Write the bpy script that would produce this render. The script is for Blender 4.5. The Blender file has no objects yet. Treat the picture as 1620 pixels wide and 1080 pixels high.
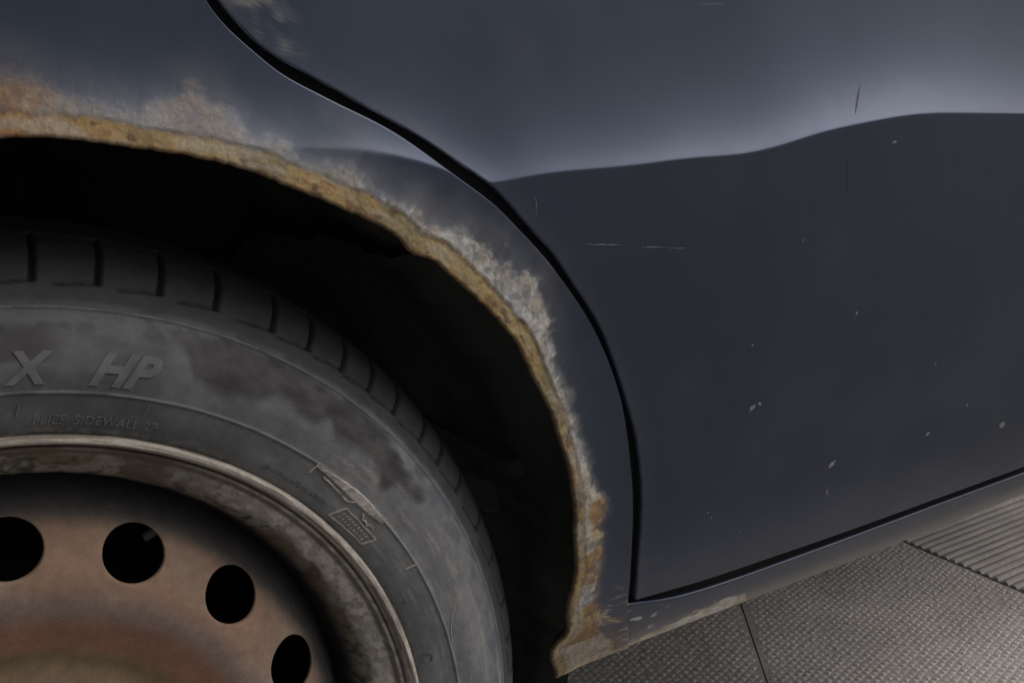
import bpy, math, random
import numpy as np
from mathutils import Matrix, Vector

random.seed(7)
scene = bpy.context.scene
Z0 = 0.2925                      # height of the wheel centre above the floor

# ---------------------------------------------------------------- camera
cam_d = bpy.data.cameras.new("camera")
cam_d.sensor_width = 36.0
cam_d.lens = 39.6
cam_d.clip_start = 0.02
cam_d.clip_end = 200.0
cam = bpy.data.objects.new("camera", cam_d)
scene.collection.objects.link(cam)
_r = Vector((0.849161, -0.527004, -0.034526))
_u = Vector((0.164079, 0.201111, 0.965729))
_f = Vector((0.502, 0.825724, -0.257246))
m3 = Matrix((_r, _u, -_f)).transposed()
cam.matrix_world = Matrix.Translation((-0.027364, -0.49695, 0.358599 + Z0)) @ m3.to_4x4()
scene.camera = cam

# ---------------------------------------------------------------- sky and light (soft overcast)
SUN_EL, SUN_AZ = 62.0, 150.0     # azimuth measured from +X towards -Y (outside, to the right)
world = bpy.data.worlds.new("World")
scene.world = world
world.use_nodes = True
wn = world.node_tree
wn.nodes.clear()
w_out = wn.nodes.new("ShaderNodeOutputWorld")
w_bg = wn.nodes.new("ShaderNodeBackground")
w_sky = wn.nodes.new("ShaderNodeTexSky")
w_sky.sky_type = 'NISHITA'
w_sky.sun_disc = False
w_sky.sun_elevation = math.radians(SUN_EL)
w_sky.air_density = 1.0
w_sky.dust_density = 6.0
w_sky.ozone_density = 0.6
w_hs = wn.nodes.new("ShaderNodeHueSaturation")
w_hs.inputs['Saturation'].default_value = 0.20
wn.links.new(w_sky.outputs[0], w_hs.inputs['Color'])
wn.links.new(w_hs.outputs[0], w_bg.inputs['Color'])
w_bg.inputs['Strength'].default_value = 0.06
wn.links.new(w_bg.outputs[0], w_out.inputs['Surface'])

sun_dir = Vector((0.85, -0.50, 1.10)).normalized()      # towards the light
w_sky.sun_rotation = math.atan2(sun_dir.x, sun_dir.y)
w_sky.sun_elevation = math.asin(sun_dir.z)
sd = bpy.data.lights.new("sun", 'SUN')
sd.energy = 1.35
sd.angle = math.radians(50)
sd.color = (1.0, 0.86, 0.755)
sun = bpy.data.objects.new("sun", sd)
scene.collection.objects.link(sun)
sun.rotation_euler = (-sun_dir).to_track_quat('-Z', 'Y').to_euler()
sun.location = (2, -3, 4)

scene.view_settings.view_transform = 'Standard'
scene.view_settings.look = 'None'
scene.view_settings.gamma = 1.0
scene.view_settings.use_curve_mapping = False
scene.view_settings.exposure = -0.38

# ---------------------------------------------------------------- helpers
def _hash(ix, iy, iz, seed):
    h = (ix.astype(np.int64) * 374761393 + iy.astype(np.int64) * 668265263
         + iz.astype(np.int64) * 1274126177 + seed * 974634777) & 0xFFFFFFFF
    h = ((h ^ (h >> 13)) * 1274126177) & 0xFFFFFFFF
    h = ((h ^ (h >> 16)) * 2246822519) & 0xFFFFFFFF
    return ((h ^ (h >> 15)) & 0xFFFFFF) / float(0xFFFFFF)

def vnoise(x, y, z=0.0, seed=0):
    x, y, z = np.broadcast_arrays(np.asarray(x, float), np.asarray(y, float), np.asarray(z, float))
    ix, iy, iz = np.floor(x), np.floor(y), np.floor(z)
    fx, fy, fz = x - ix, y - iy, z - iz
    ux, uy, uz = fx*fx*(3-2*fx), fy*fy*(3-2*fy), fz*fz*(3-2*fz)
    out = 0
    for dx in (0, 1):
        for dy in (0, 1):
            for dz in (0, 1):
                w = (ux if dx else 1-ux) * (uy if dy else 1-uy) * (uz if dz else 1-uz)
                out = out + w * _hash(ix+dx, iy+dy, iz+dz, seed)
    return out

def fbm(x, y, z=0.0, octaves=4, seed=0, gain=0.5):
    a, s, t = 1.0, 0.0, 0.0
    f = 1.0
    for o in range(octaves):
        s = s + a * vnoise(np.asarray(x)*f, np.asarray(y)*f, np.asarray(z)*f, seed+o*17)
        t += a
        a *= gain
        f *= 2.03
    return s / t

def sstep(a, b, v):
    t = np.clip((v - a) / (b - a), 0, 1)
    return t*t*(3-2*t)

def spline(xk, yk):
    """natural cubic spline through the knots, straight beyond the ends"""
    xk = np.asarray(xk, float); yk = np.asarray(yk, float)
    n = len(xk); h = np.diff(xk)
    A = np.zeros((n, n)); b = np.zeros(n)
    A[0, 0] = A[-1, -1] = 1
    for i in range(1, n-1):
        A[i, i-1], A[i, i], A[i, i+1] = h[i-1], 2*(h[i-1]+h[i]), h[i]
        b[i] = 6*((yk[i+1]-yk[i])/h[i] - (yk[i]-yk[i-1])/h[i-1])
    M = np.linalg.solve(A, b)
    def ev(x):
        x = np.asarray(x, float)
        xc = np.clip(x, xk[0], xk[-1])
        i = np.clip(np.searchsorted(xk, xc) - 1, 0, n-2)
        d = xc - xk[i]
        sl = (yk[i+1]-yk[i])/h[i] - h[i]*(2*M[i]+M[i+1])/6
        y = yk[i] + sl*d + M[i]/2*d**2 + (M[i+1]-M[i])/(6*h[i])*d**3
        s0 = (yk[1]-yk[0])/h[0] - h[0]*(2*M[0]+M[1])/6
        s1 = (yk[-1]-yk[-2])/h[-1] + h[-1]*(2*M[-1]+M[-2])/6
        return y + np.where(x < xk[0], (x-xk[0])*s0, 0) + np.where(x > xk[-1], (x-xk[-1])*s1, 0)
    return ev

def arc(P):
    P = np.asarray(P, float)
    return np.concatenate([[0], np.cumsum(np.hypot(*np.diff(P, axis=0).T))])

def smooth_poly(P, n=1200, it=2):
    """dense smooth curve through a polyline (centripetal-ish spline over arc length)"""
    P = np.asarray(P, float)
    s = arc(P)
    fx, fz = spline(s, P[:, 0]), spline(s, P[:, 1])
    t = np.linspace(0, s[-1], n)
    Q = np.stack([fx(t), fz(t)], 1)
    return Q

def at(P, s):
    a = arc(P)
    return np.stack([np.interp(s, a, P[:, 0]), np.interp(s, a, P[:, 1])], -1)

def nearest_s(P, q):
    return arc(P)[np.argmin(((P - np.asarray(q))**2).sum(1))]

def poly_dist(X, Z, P):
    """distance of points to a polyline and arc position of the closest point"""
    P = np.asarray(P); a = arc(P)
    flat = np.stack([X.ravel(), Z.ravel()], 1)
    D = np.empty(len(flat)); I = np.empty(len(flat), int)
    for k in range(0, len(flat), 20000):
        q = flat[k:k+20000]
        d2 = (q[:, None, 0]-P[None, :, 0])**2 + (q[:, None, 1]-P[None, :, 1])**2
        I[k:k+20000] = d2.argmin(1)
        D[k:k+20000] = np.sqrt(d2.min(1))
    return D.reshape(X.shape), a[I].reshape(X.shape)

def link(o, parent=None):
    scene.collection.objects.link(o)
    if parent is not None:
        o.parent = parent
    return o

def mesh_obj(name, V, F, mat, parent=None, smooth=True, colors=None, floats=None):
    me = bpy.data.meshes.new(name)
    V = np.asarray(V, np.float32).reshape(-1, 3)
    if isinstance(F, np.ndarray) and F.ndim == 2:
        n, k = F.shape
        me.vertices.add(len(V)); me.vertices.foreach_set("co", V.ravel())
        me.loops.add(n*k); me.loops.foreach_set("vertex_index", F.astype(np.int32).ravel())
        me.polygons.add(n)
        me.polygons.foreach_set("loop_start", np.arange(0, n*k, k, dtype=np.int32))
        me.polygons.foreach_set("loop_total", np.full(n, k, np.int32))
        me.update(calc_edges=True)
        me.validate()
    else:
        me.from_pydata(V.tolist(), [], F)
    me.polygons.foreach_set("use_smooth", np.full(len(me.polygons), smooth, bool))
    for nm, c in (colors or {}).items():
        at_ = me.attributes.new(nm, 'FLOAT_COLOR', 'POINT')
        c4 = np.ones((len(V), 4), np.float32); c4[:, :3] = np.asarray(c).reshape(-1, 3)
        at_.data.foreach_set("color", c4.ravel())
    for nm, c in (floats or {}).items():
        at_ = me.attributes.new(nm, 'FLOAT', 'POINT')
        at_.data.foreach_set("value", np.asarray(c, np.float32).ravel())
    me.materials.append(mat)
    return link(bpy.data.objects.new(name, me), parent)

def grid_faces(n, m, closed_n=False, flip=False):
    nn = n if closed_n else n-1
    i, j = np.meshgrid(np.arange(nn), np.arange(m-1), indexing='ij')
    i2 = (i+1) % n
    F = np.stack([i*m+j, i2*m+j, i2*m+j+1, i*m+j+1], -1).reshape(-1, 4)
    return F[:, ::-1] if flip else F

def empty(name, loc, parent=None):
    o = bpy.data.objects.new(name, None)
    o.location = loc
    o.empty_display_size = 0.05
    return link(o, parent)

# ---------------------------------------------------------------- materials
def new_mat(name):
    m = bpy.data.materials.new(name)
    m.use_nodes = True
    nt = m.node_tree
    b = nt.nodes["Principled BSDF"]
    return m, nt, b

def N(nt, kind, **kw):
    n = nt.nodes.new(kind)
    for k, v in kw.items():
        setattr(n, k, v)
    return n

def noise_node(nt, scale, detail=4.0, rough=0.6, vec=None, dist=0.0):
    n = N(nt, "ShaderNodeTexNoise")
    n.inputs['Scale'].default_value = scale
    n.inputs['Detail'].default_value = detail
    n.inputs['Roughness'].default_value = rough
    n.inputs['Distortion'].default_value = dist
    if vec is None:
        tc = N(nt, "ShaderNodeTexCoord")
        vec = tc.outputs['Object']
    nt.links.new(vec, n.inputs['Vector'])
    return n

def ramp(nt, src, stops):
    r = N(nt, "ShaderNodeValToRGB")
    el = r.color_ramp.elements
    while len(el) < len(stops):
        el.new(0.5)
    for e, (p, c) in zip(el, stops):
        e.position = p
        e.color = (c, c, c, 1) if np.isscalar(c) else (*c, 1)
    nt.links.new(src, r.inputs['Fac'])
    return r

def mixc(nt, fac, a, b, mode='MIX'):
    m = N(nt, "ShaderNodeMix", data_type='RGBA', blend_type=mode)
    for sock, v in ((m.inputs['Factor'], fac), (m.inputs['A'], a), (m.inputs['B'], b)):
        pass
    fi = m.inputs[0]; ai = m.inputs[6]; bi = m.inputs[7]
    for s, v in ((fi, fac), (ai, a), (bi, b)):
        if hasattr(v, 'is_output') or hasattr(v, 'links'):
            nt.links.new(v, s)
        elif s is fi:
            s.default_value = v
        else:
            s.default_value = (*v, 1)
    return m.outputs[2]

def math_n(nt, op, a, b=None, clamp=False):
    n = N(nt, "ShaderNodeMath", operation=op, use_clamp=clamp)
    for s, v in ((n.inputs[0], a), (n.inputs[1], b)):
        if v is None:
            continue
        if hasattr(v, 'links'):
            nt.links.new(v, s)
        else:
            s.default_value = v
    return n.outputs[0]

def bump(nt, bsdf, src, strength, dist):
    b = N(nt, "ShaderNodeBump")
    b.inputs['Strength'].default_value = strength
    b.inputs['Distance'].default_value = dist
    nt.links.new(src, b.inputs['Height'])
    nt.links.new(b.outputs[0], bsdf.inputs['Normal'])
    return b

PAINT = (0.078, 0.099, 0.149)

def make_body_paint():
    m, nt, b = new_mat("dark_blue_body_paint")
    L = nt.links
    col = N(nt, "ShaderNodeAttribute", attribute_name="tint")
    rust = N(nt, "ShaderNodeAttribute", attribute_name="rust")
    # fine variation of the rust colour
    n1 = noise_node(nt, 420, 5, 0.7)
    r1 = ramp(nt, n1.outputs['Fac'], [(0.25, 0.68), (0.75, 1.28)])
    rusty = mixc(nt, 1.0, col.outputs['Color'], r1.outputs['Color'], 'MULTIPLY')
    # dust film on the paint
    n2 = noise_node(nt, 9, 5, 0.6)
    r2 = ramp(nt, n2.outputs['Fac'], [(0.35, 0.93), (0.7, 1.08)])
    painted = mixc(nt, 1.0, col.outputs['Color'], r2.outputs['Color'], 'MULTIPLY')
    # tiny dust specks
    n3 = noise_node(nt, 900, 2, 0.5)
    r3 = ramp(nt, n3.outputs['Fac'], [(0.70, 0.0), (0.78, 0.35)])
    painted = mixc(nt, r3.outputs['Color'], painted, (0.30, 0.29, 0.27))
    L.new(mixc(nt, rust.outputs['Fac'], painted, rusty), b.inputs['Base Color'])
    inv = math_n(nt, 'SUBTRACT', 1.0, rust.outputs['Fac'], True)
    L.new(math_n(nt, 'MULTIPLY', inv, 0.80), b.inputs['Metallic'])
    n4 = noise_node(nt, 25, 6, 0.65)
    r4 = ramp(nt, n4.outputs['Fac'], [(0.3, 0.33), (0.75, 0.43)])
    mr = N(nt, "ShaderNodeMix", data_type='FLOAT')
    L.new(rust.outputs['Fac'], mr.inputs[0]); L.new(r4.outputs['Color'], mr.inputs[2]); mr.inputs[3].default_value = 0.9
    L.new(mr.outputs[0], b.inputs['Roughness'])
    L.new(math_n(nt, 'MULTIPLY', inv, 0.25), b.inputs['Coat Weight'])
    b.inputs['Coat Roughness'].default_value = 0.22
    n5 = noise_node(nt, 650, 4, 0.7)
    h = math_n(nt, 'MULTIPLY', n5.outputs['Fac'], rust.outputs['Fac'])
    n6 = noise_node(nt, 700, 2, 0.5)
    h2 = math_n(nt, 'MULTIPLY', n6.outputs['Fac'], 0.02)
    bump(nt, b, math_n(nt, 'ADD', h, h2), 0.45, 0.0010)
    return m

def make_plain(name, color, rough=0.8, var=0.25, scale=60, bmp=0.2, bscale=300, metallic=0.0, attr=None):
    m, nt, b = new_mat(name)
    L = nt.links
    n = noise_node(nt, scale, 5, 0.65)
    r = ramp(nt, n.outputs['Fac'], [(0.25, 1-var), (0.75, 1+var)])
    src = color
    if attr:
        a = N(nt, "ShaderNodeAttribute", attribute_name=attr)
        src = a.outputs['Color']
    L.new(mixc(nt, 1.0, src, r.outputs['Color'], 'MULTIPLY'), b.inputs['Base Color'])
    b.inputs['Roughness'].default_value = rough
    b.inputs['Metallic'].default_value = metallic
    if bmp:
        n2 = noise_node(nt, bscale, 4, 0.7)
        bump(nt, b, n2.outputs['Fac'], bmp, 0.001)
    return m

M_paint = make_body_paint()
M_black = make_plain("black_rubber_seal", (0.006, 0.006, 0.006), 0.85, 0.2)
M_liner = make_plain("sooty_wheel_housing", (0.055, 0.057, 0.055), 0.92, 0.5, 14, 0.5, 90)
M_splash = make_plain('mud_grey_splash_panel', (0.050, 0.055, 0.054), 0.9, 0.5, 22, 0.6, 120)
M_drum = make_plain("dirty_brake_drum", (0.014, 0.013, 0.013), 0.9, 0.4, 40)
M_bracket = make_plain("bare_grey_bracket", (0.45, 0.42, 0.38), 0.7, 0.3, 80)
M_under = make_plain("underbody_coating", (0.12, 0.115, 0.11), 0.95, 0.3, 40)
M_chip = make_plain("bare_primer_chip", (0.30, 0.31, 0.33), 0.8, 0.25, 700, 0.3, 900)
M_scratch = make_plain("scratched_paint", (0.22, 0.235, 0.28), 0.7, 0.3, 900, 0)
M_run = make_plain("dark_streak_film", (0.075, 0.085, 0.105), 0.6, 0.2, 300, 0)

def make_tyre_mat():
    m, nt, b = new_mat("dusty_tyre_rubber")
    L = nt.links
    a = N(nt, "ShaderNodeAttribute", attribute_name="tint")
    n = noise_node(nt, 130, 6, 0.7)
    r = ramp(nt, n.outputs['Fac'], [(0.25, 0.78), (0.78, 1.25)])
    c = mixc(nt, 1.0, a.outputs['Color'], r.outputs['Color'], 'MULTIPLY')
    L.new(c, b.inputs['Base Color'])
    b.inputs['Roughness'].default_value = 0.72
    b.inputs['Specular IOR Level'].default_value = 0.35
    n2 = noise_node(nt, 520, 4, 0.7)
    # fine moulded hatching where the attribute allows it
    hat = N(nt, "ShaderNodeAttribute", attribute_name="hatch")
    tc = N(nt, "ShaderNodeTexCoord")
    mp = N(nt, "ShaderNodeMapping")
    mp.inputs['Rotation'].default_value = (0, math.radians(-22), 0)
    L.new(tc.outputs['Object'], mp.inputs['Vector'])
    wv = N(nt, "ShaderNodeTexWave", wave_type='BANDS', bands_direction='Z', wave_profile='SIN')
    wv.inputs['Scale'].default_value = 330.0
    wv.inputs['Distortion'].default_value = 0.0
    L.new(mp.outputs[0], wv.inputs['Vector'])
    hh = math_n(nt, 'MULTIPLY', math_n(nt, 'MULTIPLY', wv.outputs['Fac'], hat.outputs['Fac']), 0.5)
    h = math_n(nt, 'ADD', math_n(nt, 'MULTIPLY', n2.outputs['Fac'], 0.35), hh)
    bump(nt, b, h, 0.55, 0.0008)
    return m
M_tyre = make_tyre_mat()
M_letter = make_plain("raised_tyre_lettering", (0.165, 0.172, 0.180), 0.75, 0.3, 120, 0.25, 500)
M_letter2 = make_plain("worn_small_lettering", (0.21, 0.21, 0.205), 0.85, 0.6, 420, 0.4, 700)
M_scuff = make_plain("torn_pale_rubber", (0.54, 0.51, 0.475), 0.9, 0.25, 300, 0.5, 700)
M_rim = make_plain("flaking_steel_rim", (0.2, 0.18, 0.15), 0.72, 0.22, 260, 0.5, 420, attr="tint")
M_disc = make_plain("brown_dusty_wheel_disc", (0.2, 0.14, 0.11), 0.75, 0.22, 150, 0.3, 600, attr="tint")

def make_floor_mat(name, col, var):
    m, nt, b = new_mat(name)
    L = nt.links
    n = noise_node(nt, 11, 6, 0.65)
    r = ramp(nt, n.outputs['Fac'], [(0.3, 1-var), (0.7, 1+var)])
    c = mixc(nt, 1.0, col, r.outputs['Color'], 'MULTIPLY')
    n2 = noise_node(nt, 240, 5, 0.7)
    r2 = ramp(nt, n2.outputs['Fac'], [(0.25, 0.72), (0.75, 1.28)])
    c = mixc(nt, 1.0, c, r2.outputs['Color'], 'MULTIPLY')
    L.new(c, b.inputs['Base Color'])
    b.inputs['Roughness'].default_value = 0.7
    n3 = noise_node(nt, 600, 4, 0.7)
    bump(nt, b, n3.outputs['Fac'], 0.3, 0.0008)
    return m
M_floor = make_floor_mat("grey_floor", (0.23, 0.222, 0.212), 0.15)
M_stud_shade = make_floor_mat("painted_shade_tile_base", (0.43, 0.415, 0.405), 0.2)  # tile base darker than its studs: shade between them painted in
M_rib_shade = make_floor_mat("painted_shade_between_ribs", (0.20, 0.185, 0.175), 0.2)  # darker base colour stands in for the shade between ribs
M_tile_a = make_floor_mat("dark_studded_tile", (0.58, 0.54, 0.51), 0.16)
M_tile_b = make_floor_mat("grey_studded_tile", (0.53, 0.51, 0.50), 0.16)
M_tile_c = make_floor_mat("grey_ribbed_tile", (0.45, 0.435, 0.425), 0.16)

# ---------------------------------------------------------------- floor
floor = mesh_obj("floor", [(-14, -14, 0), (14, -14, 0), (14, 14, 0), (-14, 14, 0)], [(0, 1, 2, 3)], M_floor, smooth=False)
floor["kind"] = "structure"
floor["label"] = "grey stone floor under and around the car"

def inside(poly, x, y, pad=0.0):
    ok = True
    n = len(poly)
    for i in range(n):
        ax, ay = poly[i]; bx, by = poly[(i+1) % n]
        l = math.hypot(bx-ax, by-ay)
        if ((bx-ax)*(y-ay)-(by-ay)*(x-ax))/l < pad:
            return False
    return ok

def tile_base(poly, th):
    n = len(poly)
    cx = sum(p[0] for p in poly)/n; cy = sum(p[1] for p in poly)/n
    V, F = [], []
    for z, s in ((0.0012, 0.0), (th-0.0008, 0.0), (th, 0.0012)):
        for (x, y) in poly:
            d = math.hypot(cx-x, cy-y)
            V.append((x+(cx-x)/d*s, y+(cy-y)/d*s, z))
    for k in range(2):
        for i in range(n):
            F.append((k*n+i, k*n+(i+1) % n, (k+1)*n+(i+1) % n, (k+1)*n+i))
    F.append(tuple(2*n+i for i in range(n)))
    return V, F

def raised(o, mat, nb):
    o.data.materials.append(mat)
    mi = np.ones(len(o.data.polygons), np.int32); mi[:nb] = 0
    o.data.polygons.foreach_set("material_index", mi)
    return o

def studded_tile(poly, pitch, rot, mat, th=0.0045, hgt=0.0012):
    V, F = tile_base(poly, th)
    nb = len(F)
    ca, sa = math.cos(rot), math.sin(rot)
    xs = [p[0] for p in poly]; ys = [p[1] for p in poly]
    cx, cy = sum(xs)/len(xs), sum(ys)/len(ys)
    R = max(math.hypot(x-cx, y-cy) for x, y in poly)
    n = int(R/pitch)+2
    for i in range(-n, n):
        for j in range(-n, n):
            u = (i+0.5*(j % 2))*pitch; v = j*pitch*0.9
            u += random.uniform(-.09, .09)*pitch; v += random.uniform(-.09, .09)*pitch
            if random.random() < .012:
                continue
            x = cx+u*ca-v*sa; y = cy+u*sa+v*ca
            if not inside(poly, x, y, pitch*0.6):
                continue
            h = hgt*random.uniform(.4, 1.15)
            a, b_ = pitch*0.46, pitch*0.22
            k = len(V)
            for q, zz in ((a, th-0.0001), (b_, th+h)):
                for sx, sy in ((-1, -1), (1, -1), (1, 1), (-1, 1)):
                    px, py = sx*q, sy*q*0.85
                    V.append((x+px*ca-py*sa, y+px*sa+py*ca, zz))
            for e in range(4):
                F.append((k+e, k+(e+1) % 4, k+4+(e+1) % 4, k+4+e))
            F.append((k+4, k+5, k+6, k+7))
    return raised(mesh_obj("floor_tile", V, F, M_stud_shade, floor, smooth=False), mat, nb)

def ribbed_tile(x0, x1, y0, y1, pitch, mat, th=0.0045, hgt=0.0028):
    poly = [(x0, y0), (x1, y0), (x1, y1), (x0, y1)]
    V, F = tile_base(poly, th)
    nb = len(F)
    y = y0+0.008
    while y < y1-0.008:
        k = len(V)
        segs = 8
        for s in range(segs+1):
            x = x0+0.0006+(x1-x0-0.0012)*s/segs
            w = random.uniform(-.0005, .0005)
            h = hgt*random.uniform(.8, 1.1)
            V += [(x, y-pitch*.36+w, th-.0001), (x, y-pitch*.14+w, th+h), (x, y+pitch*.14+w, th+h), (x, y+pitch*.36+w, th-.0001)]
        for s in range(segs):
            for e in range(3):
                F.append((k+s*4+e, k+(s+1)*4+e, k+(s+1)*4+e+1, k+s*4+e+1))
        F.append((k+3, k+2, k+1, k)); F.append((k+segs*4, k+segs*4+1, k+segs*4+2, k+segs*4+3))
        y += pitch
    return raised(mesh_obj("floor_tile", V, F, M_rib_shade, floor, smooth=False), mat, nb)

# joint between the dark tile and the grey one runs obliquely, the ribbed tile starts at x = 1.10
def joint_x(y):
    return 0.8184+(y-0.3981)*(0.8184-0.7243)/(0.3981-0.2571)
G = 0.0009
studded_tile([(0.20, -0.25), (joint_x(-0.25)-G, -0.25), (joint_x(0.75)-G, 0.75), (0.20, 0.75)], 0.0088, math.radians(20), M_tile_a)
studded_tile([(joint_x(-0.25)+G, -0.25), (1.10-G, -0.25), (1.10-G, 0.75), (joint_x(0.75)+G, 0.75)], 0.0084, math.radians(16), M_tile_b)
ribbed_tile(1.10+G, 1.75, -0.25, 0.75, 0.0122, M_tile_c, hgt=.0034)

# ---------------------------------------------------------------- car body
car = empty("car", (0.0, 0.0, 0.0))
car["label"] = "dark blue car with rusted wheel arch above a grimy steel wheel"
car["category"] = "car"

ARCH = [[0.0004, 0.3286], [0.0174, 0.3303], [0.0348, 0.33], [0.0499, 0.3291], [0.069, 0.3258], [0.0889, 0.3213], [0.1143, 0.3146], [0.1408, 0.3037], [0.1596, 0.2947], [0.1712, 0.2887], [0.1894, 0.278], [0.1979, 0.2719], [0.2042, 0.2648], [0.2151, 0.2598], [0.2241, 0.2514], [0.2355, 0.2403], [0.2499, 0.225], [0.2638, 0.2069], [0.2701, 0.1944], [0.2799, 0.1769], [0.2868, 0.161], [0.2936, 0.1398], [0.2978, 0.1274], [0.3009, 0.1142], [0.303, 0.0913], [0.3056, 0.0527], [0.3049, 0.033], [0.3069, 0.0158], [0.3003, 0.0096], [0.2998, 0.0045], [0.3059, -0.0092], [0.3104, -0.0216]]
left = [(0.0353-(x-0.0353)*1.15, z) for x, z in reversed(ARCH) if x > 0.075]
ARCH_ALL = smooth_poly(left+[tuple(p) for p in ARCH], 2400)
GAPL = [[0.1121, 0.4014], [0.1161, 0.3917], [0.1212, 0.3794], [0.1276, 0.3699], [0.1384, 0.3591], [0.1502, 0.349], [0.164, 0.3408], [0.1774, 0.3336], [0.1972, 0.3231], [0.217, 0.3093], [0.2338, 0.2961], [0.2522, 0.282], [0.2656, 0.2689], [0.2808, 0.2531], [0.2952, 0.2354], [0.3094, 0.2159], [0.3228, 0.1922], [0.334, 0.1652], [0.3429, 0.1272], [0.3472, 0.0991], [0.3504, 0.0626], [0.3565, 0.0213]]
GAPR = [[0.1168, 0.4015], [0.1209, 0.3918], [0.126, 0.3793], [0.1324, 0.3709], [0.143, 0.3598], [0.1575, 0.3505], [0.1781, 0.3385], [0.1958, 0.3282], [0.2151, 0.3169], [0.2354, 0.3027], [0.2535, 0.289], [0.2732, 0.268], [0.2871, 0.2532], [0.298, 0.2383], [0.3149, 0.214], [0.3288, 0.1849], [0.3405, 0.1539], [0.346, 0.1372], [0.3486, 0.1259], [0.3536, 0.0907], [0.3558, 0.0564], [0.362, 0.0213]]
GAPR = [[x+.0011*max(0., min(1., (.24-z)/.08)), z] for x, z in GAPR]
GAPL_C = smooth_poly([(0.065, 0.52), (0.095, 0.45)]+GAPL, 1500)
GAPR_C = smooth_poly([(0.070, 0.52), (0.100, 0.45)]+GAPR, 1500)
CREASE = [[0.10, 0.322], [0.1495, 0.3175], [0.1804, 0.314], [0.2051, 0.3083], [0.2242, 0.3015], [0.2420, 0.2942], [0.2553, 0.2927],
          [0.2698, 0.2936], [0.2886, 0.2943], [0.3364, 0.2937], [0.3794, 0.2941], [0.4162, 0.2936], [0.445, 0.2963],
          [0.4751, 0.3009], [0.507, 0.3039], [0.5578, 0.3063], [0.6061, 0.3041], [0.6647, 0.3001], [0.7221, 0.2961], [1.0, 0.28]]
crease_z = spline([p[0] for p in CREASE], [p[1] for p in CREASE])
low_sec = spline([-.06, -.02, .02, .06, .12, .20, .30, .40, .55], [.045, .026, .008, -.004, -.0125, -.0195, -.0255, -.0285, -.030])
shelf_T = spline([-.5, .0, .15, .22, .30, .45, .60, .75, 1.1], [.24, .24, .30, .38, .43, .51, .58, .62, .62])
shelf_W = spline([-.5, .0, .15, .25, .45, .75, 1.1], [.026, .026, .025, .032, .048, .062, .064])

def body_y(x, z, darch):
    """outer skin of the body side: y for a point of the side elevation (wheel-centred)"""
    x = np.asarray(x, float); z = np.asarray(z, float)
    zc = crease_z(x)
    v = z-zc
    amp = sstep(0.135, 0.20, x)
    y = low_sec(z)
    T, w = shelf_T(x), shelf_W(x)
    vp = 0.5*(v+np.sqrt(v*v+0.0005**2))
    shelf = T*w*(1-np.exp(-vp/w))+0.03*vp
    soft = 0.5*(v+np.sqrt(v*v+0.03**2))-0.006
    shelf_soft = 0.26*w*(1-np.exp(-np.maximum(soft, 0)/w))+0.03*vp
    y = y+amp*shelf+(1-amp)*shelf_soft
    y = y-0.0065*np.exp(-(darch/0.020)**1.4)
    # the long slow waves of a panel that has been knocked about
    y = y+0.0010*(fbm(x*7, z*9, 1.3, 2, 5)-.5)
    return y

def lift(x, y, z):
    return np.stack([x, y, z+Z0], -1)

# ---- rear quarter panel: ruled between the wheel arch and the door gap
def match(n_per):
    A, Gc = ARCH_ALL, GAPL_C
    outer = np.vstack([smooth_poly([(-0.50, -0.02), (-0.50, 0.25), (-0.44, 0.43), (-0.25, 0.515), (-0.05, 0.525), (0.065, 0.52)], 800)[:-1],
                       Gc, np.linspace((0.3568, 0.0196), (0.3730, -0.0255), 60)])
    ka = [0, nearest_s(A, (0.0353, 0.3298)), nearest_s(A, (0.2062, 0.2655)), nearest_s(A, (0.305, 0.0897)), nearest_s(A, (0.3075, 0.040)), arc(A)[-1]]
    ko = [0, nearest_s(outer, (0.070, 0.505)), nearest_s(outer, (0.2331, 0.2962)), nearest_s(outer, (0.3468, 0.0993)), nearest_s(outer, (0.3565, 0.0213)), arc(outer)[-1]]
    PA, PO = [], []
    for k in range(5):
        t = np.linspace(0, 1, n_per[k], endpoint=(k == 4))
        PA.append(at(A, ka[k]+(ka[k+1]-ka[k])*t)); PO.append(at(outer, ko[k]+(ko[k+1]-ko[k])*t))
    return np.vstack(PA), np.vstack(PO)

PA, PO = match([150, 620, 520, 130, 170])
nT = len(PA)
# ragged corroded edge
sA = arc(PA)
rag = (fbm(sA*260, 0.3, 0, 3, 3)-.5)*0.0016+(fbm(sA*45, 4.1, 0, 2, 9)-.5)*0.0012
notch = 0.0*np.exp(-((PA[:, 0]-0.2045)/0.0035)**2)
dirv = PO-PA
L = np.hypot(*dirv.T)
dirv = dirv/L[:, None]
tear = sstep(0.02, -0.015, PA[:, 1])*(PA[:, 0] > 0)*(fbm(sA*140, 8.8, 0, 3, 21)-.45)*0.003
PA = PA+dirv*(rag-notch+tear)[:, None]
L = np.hypot(*(PO-PA).T)
eA = np.concatenate([np.array([0, .0006, .0014, .0022, .003, .004]), np.linspace(.0048, .044, 72)])
nS2 = 34
rows_e = []
E = np.empty((nT, len(eA)+nS2))
for j, e in enumerate(eA):
    E[:, j] = np.minimum(e, L*(0.55*(j/len(eA))+0.02))
tail = np.linspace(0, 1, nS2+1)[1:]
tail = 1-(1-tail)**2.2
last = E[:, len(eA)-1]
for j in range(nS2):
    E[:, len(eA)+j] = last+(L-last)*tail[j]
X = PA[:, 0:1]+dirv[:, 0:1]*E
Zr = PA[:, 1:2]+dirv[:, 1:2]*E
DA, SA = poly_dist(X, Zr, PA[::2])
Y = body_y(X, Zr, DA)
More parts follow.
